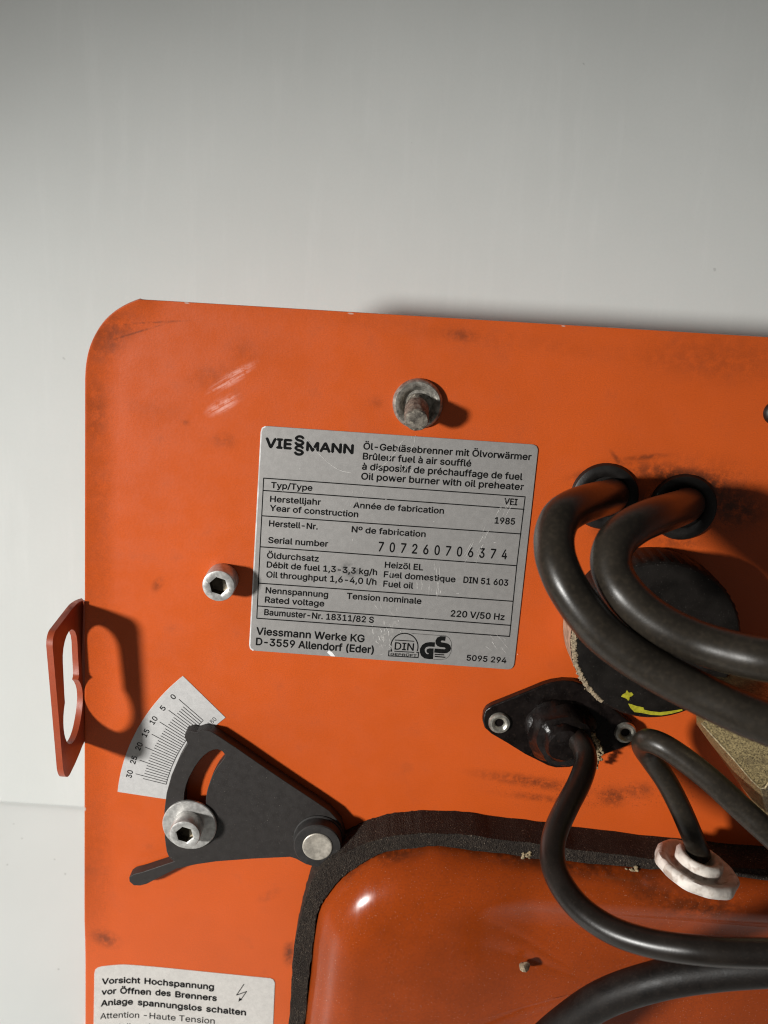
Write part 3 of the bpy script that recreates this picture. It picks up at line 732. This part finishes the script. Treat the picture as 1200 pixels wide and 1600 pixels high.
# stud with a flanged collar above the nameplate
bm = bmesh.new(); sc = at(652.5, 631.5, 0)
lathe(bm, [(9.55, 0), (9.55, 1.0), (9.2, 2.2), (8.4, 2.9), (7.4, 2.9), (6.2, 2.1), (5.5, 1.2), (5.2, 0.5), (0, 0.5)], sc, wob=lambda a, h: 1 + .006*math.sin(5*a))
stud = obj('threaded_stud', bm, M['oldzinc'], burner, 'tarnished steel stud drooping from a raised ring above the nameplate')
bm = bmesh.new(); A = at(651, 629, 0.5); B = at(651, 658.5, 15); ax = B - A; L = ax.length / MM; rnd = random.Random(5)
prof = [(3.6, 0)] + [(3.55 + .25*(k % 2), .3 + k*0.45) for k in range(9)] + [(4.3, 4.9), (4.45, 6), (4.45, L*.7), (4.4, L-.6), (4.0, L), (2.2, L+.35), (0, L+.5)]
lathe(bm, prof, A, ax, 40, wob=lambda a, h: 1 + .03*math.sin(7*a + h) * rnd.random() + (.02 * rnd.random()))
obj('stud', bm, M['rust'], stud, 'dirty rough-ended bolt shank')
# black plug at the right margin
bm = bmesh.new(); lathe(bm, [(4.6, 0), (4.6, 1.2), (4.0, 2.2), (3, 2.8), (0, 2.9)], at(1211, 646, 0)); obj('plug', bm, M['grommet'], burner, 'black plug beside the right margin of the panel')

# ------------------------------------------------------------------ round cap under the hoses
bm = bmesh.new(); pc = at(1006, 974, 0); CAPH = 20; CR = 32.0
def rib(a, h): return 1 + (0.010 if (int(a * 110 / (2*math.pi)) % 2) else -0.004) if 3 < h < CAPH - 1.2 else 1
lathe(bm, [(CR-.3, 0), (CR, 2.5), (CR, 4), (CR, CAPH-2), (CR-.2, CAPH-1), (CR-1.0, CAPH-.2), (CR-2.0, CAPH), (CR-6, CAPH), (0, CAPH)], pc, n=220, wob=rib)
capo = obj('round_cap', bm, M['cap'], burner, 'round black cap under the hoses', angle=28)
bm = bmesh.new()
for k in range(230):
    a = math.radians(random.uniform(172, 236)); r = CR + random.gauss(-.5, .45)
    lump(bm, pc + Vector((r*MM*math.cos(a), -(CAPH - random.uniform(0, 2.2))*MM, r*MM*math.sin(a))), random.uniform(.15, .5), .7, k)
V = []
for k in range(70):
    a = math.radians(170 + 66*k/69); r0, r1 = CR - 1.1 - random.uniform(0, .9), CR + random.uniform(0, .25)
    V.append([bm.verts.new(pc + Vector((r*MM*math.cos(a), -h*MM, r*MM*math.sin(a)))) for r, h in ((r0, CAPH + .03), (r0 + .3, CAPH + random.uniform(.1, .35)), (r1, CAPH - .1 + random.uniform(0, .2)), (r1 + .15, CAPH - random.uniform(.8, 1.8)))])
for A_, B_ in zip(V, V[1:]):
    for j in range(3): bm.faces.new((A_[j], B_[j], B_[j+1], A_[j+1]))
obj('crust', bm, M['crust'], capo, 'pale crusty residue along the rim of the cap')
bm = bmesh.new()
def band(a0_, a1_, h0, h1, r):
    n = 24; V = []
    for k in range(n+1):
        a = math.radians(a0_ + (a1_-a0_)*k/n)
        V.append([bm.verts.new(pc + Vector((r*MM*math.cos(a), -h*MM, r*MM*math.sin(a)))) for h in (h0, (h0+h1)/2, h1)])
    for A_, B_ in zip(V, V[1:]):
        for j in range(2): bm.faces.new((A_[j], B_[j], B_[j+1], A_[j+1]))
band(165, 205, 1.0, CAPH-2.2, CR*1.013)
obj('dust_reflection', bm, M['capside'], capo, 'brownish dust film with painted orange reflection on the side of the cap')
bm = bmesh.new(); HY = CAPH + .06; yz = lambda x, y: (830 + x/4.286, 980 + y/4.286)
sheet(bm, [yz(*p) for p in [(640, 424), (652, 442), (672, 440), (683, 455), (672, 466), (658, 470), (656, 490), (648, 496), (636, 482), (618, 474), (600, 468), (612, 452), (630, 444)]], HY)
sheet(bm, [yz(*p) for p in [(648, 515), (668, 518), (700, 530), (750, 540), (756, 556), (800, 566), (860, 572), (920, 566), (1010, 552), (1012, 562), (940, 582), (870, 594), (800, 590), (740, 578), (690, 572), (664, 545)]], HY)
obj('paint_mark', bm, M['yellow'], capo, 'yellow paint mark: a dot over a tapering stroke', recalc=True)

# ------------------------------------------------------------------ hoses
def grommet_ring(px, py, parent, R=12.5):
    bm = bmesh.new(); lathe(bm, [(R+.6, 0), (R+.6, .8), (R, 1.9), (R-1.5, 2.6), (R-3.2, 2.5), (R-4.4, 1.6), (R-4.8, .3), (0, .2)], at(px, py, 0), n=40)
    obj('grommet', bm, M['grommet'], parent)
HR = 6.6
bm = bmesh.new()
px_tube(bm, [(x, y, h, HR) for x, y, h in [(958, 772, -3), (950, 778, 10), (930, 783, 28), (901, 793, 44), (878, 808, 54), (867, 832, 60), (866, 860, 65), (873, 888, 69), (889, 922, 73), (918, 964, 77), (950, 998, 80), (990, 1027, 83), (1035, 1054, 86), (1085, 1080, 89), (1138, 1106, 93), (1200, 1132, 97), (1300, 1168, 102)]])
hoseA = obj('ignition_hose', bm, M['rubber'], burner, 'thick black rubber hose looping lower left')
grommet_ring(944, 776, hoseA)
bm = bmesh.new()
px_tube(bm, [(x, y, h, HR) for x, y, h in [(1075, 786, -3), (1069, 792, 10), (1050, 799, 27), (1020, 809, 43), (990, 823, 53), (966, 843, 60), (955, 867, 65), (957, 896, 69), (976, 929, 74), (1008, 960, 78), (1047, 985, 82), (1095, 1006, 86), (1146, 1021, 91), (1200, 1032, 96), (1300, 1046, 102)]])
hoseB = obj('ignition_hose', bm, M['rubber'], burner, 'thick black rubber hose nearer the right margin')
grommet_ring(1066, 793, hoseB)

# ------------------------------------------------------------------ cable gland
zg = lambda x, y: (740 + x/4.615, 1030 + y/4.615)
fl = [(65, 450), (72, 400), (95, 362), (130, 340), (250, 292), (380, 240), (500, 190), (560, 172), (640, 160), (720, 164), (800, 192), (900, 262), (1000, 350), (1080, 420), (1150, 470), (1180, 530), (1160, 590), (1110, 630), (1000, 672), (900, 705), (800, 750), (690, 785), (600, 788), (530, 770), (470, 740), (370, 690), (250, 615), (130, 545), (80, 500)]
bm = bmesh.new(); prism(bm, [[at(*zg(*p), 4) for p in fl]], to_h(-0.1))
gland = obj('cable_gland', bm, M['gland'], burner, 'black diamond-shaped cable gland with two steel eyelets', bevel=0.9)
for x, y in ((185, 460), (1092, 530)):
    bm = bmesh.new(); lathe(bm, [(4.55, -.2), (4.55, .5), (4.1, 1.3), (3.2, 1.5), (2.3, 1.1), (1.75, .2), (1.7, -1.0), (0, -1.0)], at(*zg(x, y), 4), n=36)
    obj('eyelet', bm, M['eyelet'], gland)
bm = bmesh.new(); bc = at(872, 1138, 4); rnd = random.Random(11)
lathe(bm, [(14.2, -.3), (13.9, 1.5), (13.2, 2.2), (12.6, 4.5), (11.2, 7.5), (10.6, 9.2), (8.2, 10.0), (7.4, 12.0), (6.4, 13.4), (0, 13.8)], bc + Vector((0.0008, 0, -0.0010)), n=56, wob=lambda a, h: 1 + .05*math.sin(3*a + h*.7) + .03*math.sin(7*a - h) + .03*rnd.random())
obj('boss', bm, M['gland'], gland, 'lumpy black boss where the cable comes out')
bm = bmesh.new()
cr = smooth_loop([(900, 1136), (917, 1142), (930, 1155), (936, 1172), (934, 1188), (927, 1199)], 30, closed=False)
for k, p in enumerate(cr):
    lump(bm, at(p.x + random.gauss(0, 1.8), p.y + random.gauss(0, 1.8), 10 - 2.5*k/len(cr) + random.uniform(-1.5, 1)), random.uniform(.25, .75), .8, 100+k)
obj('crust', bm, M['residue'], gland, 'yellowish dried residue beside the outgoing cable')

# ------------------------------------------------------------------ gasket and housing
outer_px = [(447, 1660), (451, 1600), (455.5, 1537), (460, 1483), (467, 1443), (475, 1413), (486, 1382), (502, 1359), (525, 1341), (552, 1327), (580, 1316), (611, 1308), (643, 1303.5), (680, 1302), (760, 1309), (878, 1325), (1035, 1344), (1200, 1360), (1300, 1368)]
inner_px = [(470, 1660), (475, 1600), (484, 1523), (489, 1470), (497, 1427), (506, 1408), (528, 1379), (552, 1358), (584, 1340), (611, 1332), (643, 1326), (680, 1323), (740, 1330), (886, 1347), (1035, 1360), (1200, 1376), (1300, 1385)]
HG = 17.0
og = smooth_loop(outer_px, 4, closed=False); ig = smooth_loop(inner_px, 4, closed=False)
rg = random.Random(9); og = [p + Vector((rg.uniform(-.8, .8) + 0.7*math.sin(p.y*.045), rg.uniform(-.8, .8) + 0.8*math.sin(p.x*.05))) for p in smooth_loop(outer_px, 8, closed=False)]; ig2 = [p + Vector((rg.uniform(-1, 1) + 0.8*math.sin(p.y*.06 + 1), rg.uniform(-1.2, .6) + 1.0*math.sin(p.x*.07))) for p in smooth_loop(inner_px, 8, closed=False)]
bm = bmesh.new(); prism(bm, [[at(p.x, p.y, HG) for p in og] + [at(p.x, p.y, HG) for p in reversed(ig2)]], to_h(0))
obj('gasket', bm, M['foam'], burner, 'thick dark foam gasket around the housing', bevel=0.5)

H0, HD, DW = 12.0, 20.0, 21.0
path = [Vector((p.x, p.z)) for p in (at(p.x, p.y, HG) for p in ig)]
xr = path[-1].x; zb = 0.006
path = [p for p in path if p.y > zb + .004]
path = path + [Vector((xr + .03, path[-1].y - .012)), Vector((xr + .04, path[-1].y - .05)), Vector((xr + .04, zb + .03)), Vector((xr + .02, zb)), Vector((xr*.5, zb)), Vector((path[0].x + .02, zb)), Vector((path[0].x + .004, zb + .002))]
# resample evenly
cl = path + [path[0]]; seg = [(b - a).length for a, b in zip(cl, cl[1:])]; tot = sum(seg); NP = 200; rs = []
i = 0; acc = 0
for k in range(NP):
    d = tot * k / NP
    while acc + seg[i] < d: acc += seg[i]; i += 1
    rs.append(cl[i] + (cl[i+1] - cl[i]) * ((d - acc) / seg[i]))
area = sum(a.x*b.y - b.x*a.y for a, b in zip(rs, rs[1:] + rs[:1])); sgn = 1 if area > 0 else -1
def inset(d):
    o_ = []
    for k in range(NP):
        t_ = (rs[(k+3) % NP] - rs[k-3]).normalized(); n_ = Vector((-t_.y, t_.x)) * sgn; o_.append(rs[k] + n_ * d)
    for _ in range(int(d / .001)):
        o_ = [(o_[k-1] + o_[k]*2 + o_[(k+1) % NP]) / 4 for k in range(NP)]
    return o_
xc = at(600, 1400, 20).x
def slope_h(p): d = max(0, (p.x - xc) / MM); return -0.0024 * d * d if d < 60 else -0.0024*3600 - 0.04*(d-60)
bm = bmesh.new(); rings = []
steps = [0, .4, 1, 2, 3.5, 5.5, 8, 11, 14.5, 18, 21]
for d in steps:
    e = 1 - d/DW; h = H0 + HD * math.sqrt(max(0, 1 - e*e)); w = (d/DW) ** 1.5
    rings.append([bm.verts.new((p.x, -(h + w*slope_h(p)) * MM, p.y)) for p in inset(d * MM)])
last = [Vector((v.co.x, v.co.z)) for v in rings[-1]]; cen = sum(last, Vector((0, 0))) / NP
for f in (.8, .6, .4, .2, .08):
    rings.append([bm.verts.new((p.x, -(H0 + HD + slope_h(p)) * MM, p.y)) for p in (cen + (q_ - cen) * f for q_ in last)])
for A_, B_ in zip(rings, rings[1:]):
    for k in range(NP): bm.faces.new((A_[k], A_[(k+1) % NP], B_[(k+1) % NP], B_[k]))
bm.faces.new(rings[-1])
sk = [bm.verts.new((v.co.x, 0, v.co.z)) for v in rings[0]]
for k in range(NP): bm.faces.new((sk[k], sk[(k+1) % NP], rings[0][(k+1) % NP], rings[0][k]))
housing = obj('housing_cover', bm, M['housing'], burner, 'glossy domed orange-brown housing cover', angle=70)
bm = bmesh.new()
def crumbs(cx, cy, h, n, sp, r0, r1, s0):
    for k in range(n): lump(bm, at(cx + random.gauss(0, sp), cy + random.gauss(0, sp*.5), h + random.uniform(-.3, .3)), random.uniform(r0, r1), .8, s0 + k)
bm.free()
for a_ in ((823, 1337, 17.2, 16, 5, .3, .8, 300), (988, 1362, 17.4, 20, 6, .3, .8, 320), (1030, 1377, 17.6, 24, 7, .3, .9, 340)):
    bm = bmesh.new(); crumbs(*a_); obj('crust', bm, M['residue'], housing, 'yellowish dried crumbs along the gasket edge')
bm = bmesh.new(); lump(bm, at(819, 1509, 27.6), 1.9, .9, 77); obj('crumb', bm, M['crust'], housing, 'single pale crumb stuck on the housing')

# ------------------------------------------------------------------ cables
CR_ = 4.4
bm = bmesh.new()
px_tube(bm, [(x, y, h, CR_) for x, y, h in [(888, 1146, 8), (900, 1155, 14), (910, 1167, 20), (915, 1185, 25), (912, 1205, 31), (902, 1230, 39), (886, 1260, 48), (870, 1295, 57), (863, 1325, 64), (866, 1358, 71), (884, 1394, 79), (914, 1427, 87), (960, 1456, 95), (1020, 1475, 102), (1090, 1485, 108), (1160, 1489, 111), (1280, 1491, 116)]])
obj('cable', bm, M['cable'], burner, 'black cable curving from the gland across the housing')
bm = bmesh.new()
px_tube(bm, [(x, y, h, r) for x, y, h, r in [(1094, 1338, 22, 4.3), (1082, 1308, 24, 4.3), (1062, 1262, 24, 4.3), (1040, 1220, 24, 4.3), (1018, 1188, 25, 4.3), (1005, 1168, 29, 4.3), (1010, 1158, 36, 4.4), (1032, 1164, 41, 4.5), (1064, 1184, 45, 4.5), (1108, 1218, 50, 4.5), (1156, 1262, 55, 4.5), (1200, 1302, 60, 4.5), (1280, 1375, 66, 4.5)]], sub=8)
cabD = obj('cable', bm, M['rubber'], burner, 'black cable folded in a hairpin above the white grommet')
bm = bmesh.new(); gx = Vector((0.16, 0.03, 0.98)); gc = at(1090, 1351, 25)
rnd = random.Random(21)
lathe(bm, [(0, -5), (14, -5), (15.9, -4.2), (16.3, -3), (16.3, -1), (15.7, .2), (14.2, .5), (12.6, -.2), (11.2, -1.4), (9.9, -1.6), (9.3, -1), (9.5, 1.2), (9.4, 3.0), (8.6, 4.2), (7.4, 4.5), (6.0, 3.8), (5.1, 2.6), (4.7, .5), (0, .5)], gc, gx, 56, wob=lambda a, h: 1 + .045*math.sin(2*a + 1) + .018*math.sin(5*a + h) + .01*math.sin(11*a))
obj('grommet', bm, M['white'], cabD, 'stepped white rubber grommet', angle=60)
bm = bmesh.new()
px_tube(bm, [(x, y, h, r) for x, y, h, r in [(795, 1690, 60, 6.4), (832, 1646, 66, 6.4), (880, 1603, 72, 6.4), (945, 1560, 80, 6.4), (1030, 1532, 87, 6.4), (1115, 1518, 92, 6.4), (1200, 1511, 97, 6.4), (1300, 1506, 102, 6.4)]])
obj('cable', bm, M['shadedrubber'], burner, 'thick black cable crossing the lower corner of the housing')

# cast block at the right
bm = bmesh.new()
top = [at(x, y, h) for x, y, h in [(1096, 1131, 55), (1187, 1232, 55), (1215, 1210, 58), (1280, 1140, 70), (1215, 1108, 66), (1130, 1092, 59)]]
bot = [at(x, y, 38) for x, y in [(1088, 1132), (1203, 1292), (1260, 1250), (1290, 1150), (1225, 1100), (1094, 1086)]]
T_ = [bm.verts.new(p) for p in top]; B_ = [bm.verts.new(p) for p in bot]; Z_ = [bm.verts.new(Vector((p.x + 0.010, 0, p.z))) for p in bot]
bm.faces.new(T_); bm.faces.new(list(reversed(Z_)))
for k in range(6):
    k2 = (k+1) % 6; bm.faces.new((T_[k], B_[k], B_[k2], T_[k2])); bm.faces.new((B_[k], Z_[k], Z_[k2], B_[k2]))
block = obj('cast_block', bm, M['brass'], burner, 'rough brass-coloured cast block at the right margin', angle=10, bevel=0.35)
bm = bmesh.new(); tube(bm, [top[0], top[0].lerp(top[1], .5), top[1], top[1].lerp(top[2], .6), top[2]], 0.00032, 8, 3, 0.3)  # thin bright tube draws a highlight along the block's edges
obj('edge_highlight', bm, M['highlight_brass'], block, 'bright painted-on edge highlight of the block')
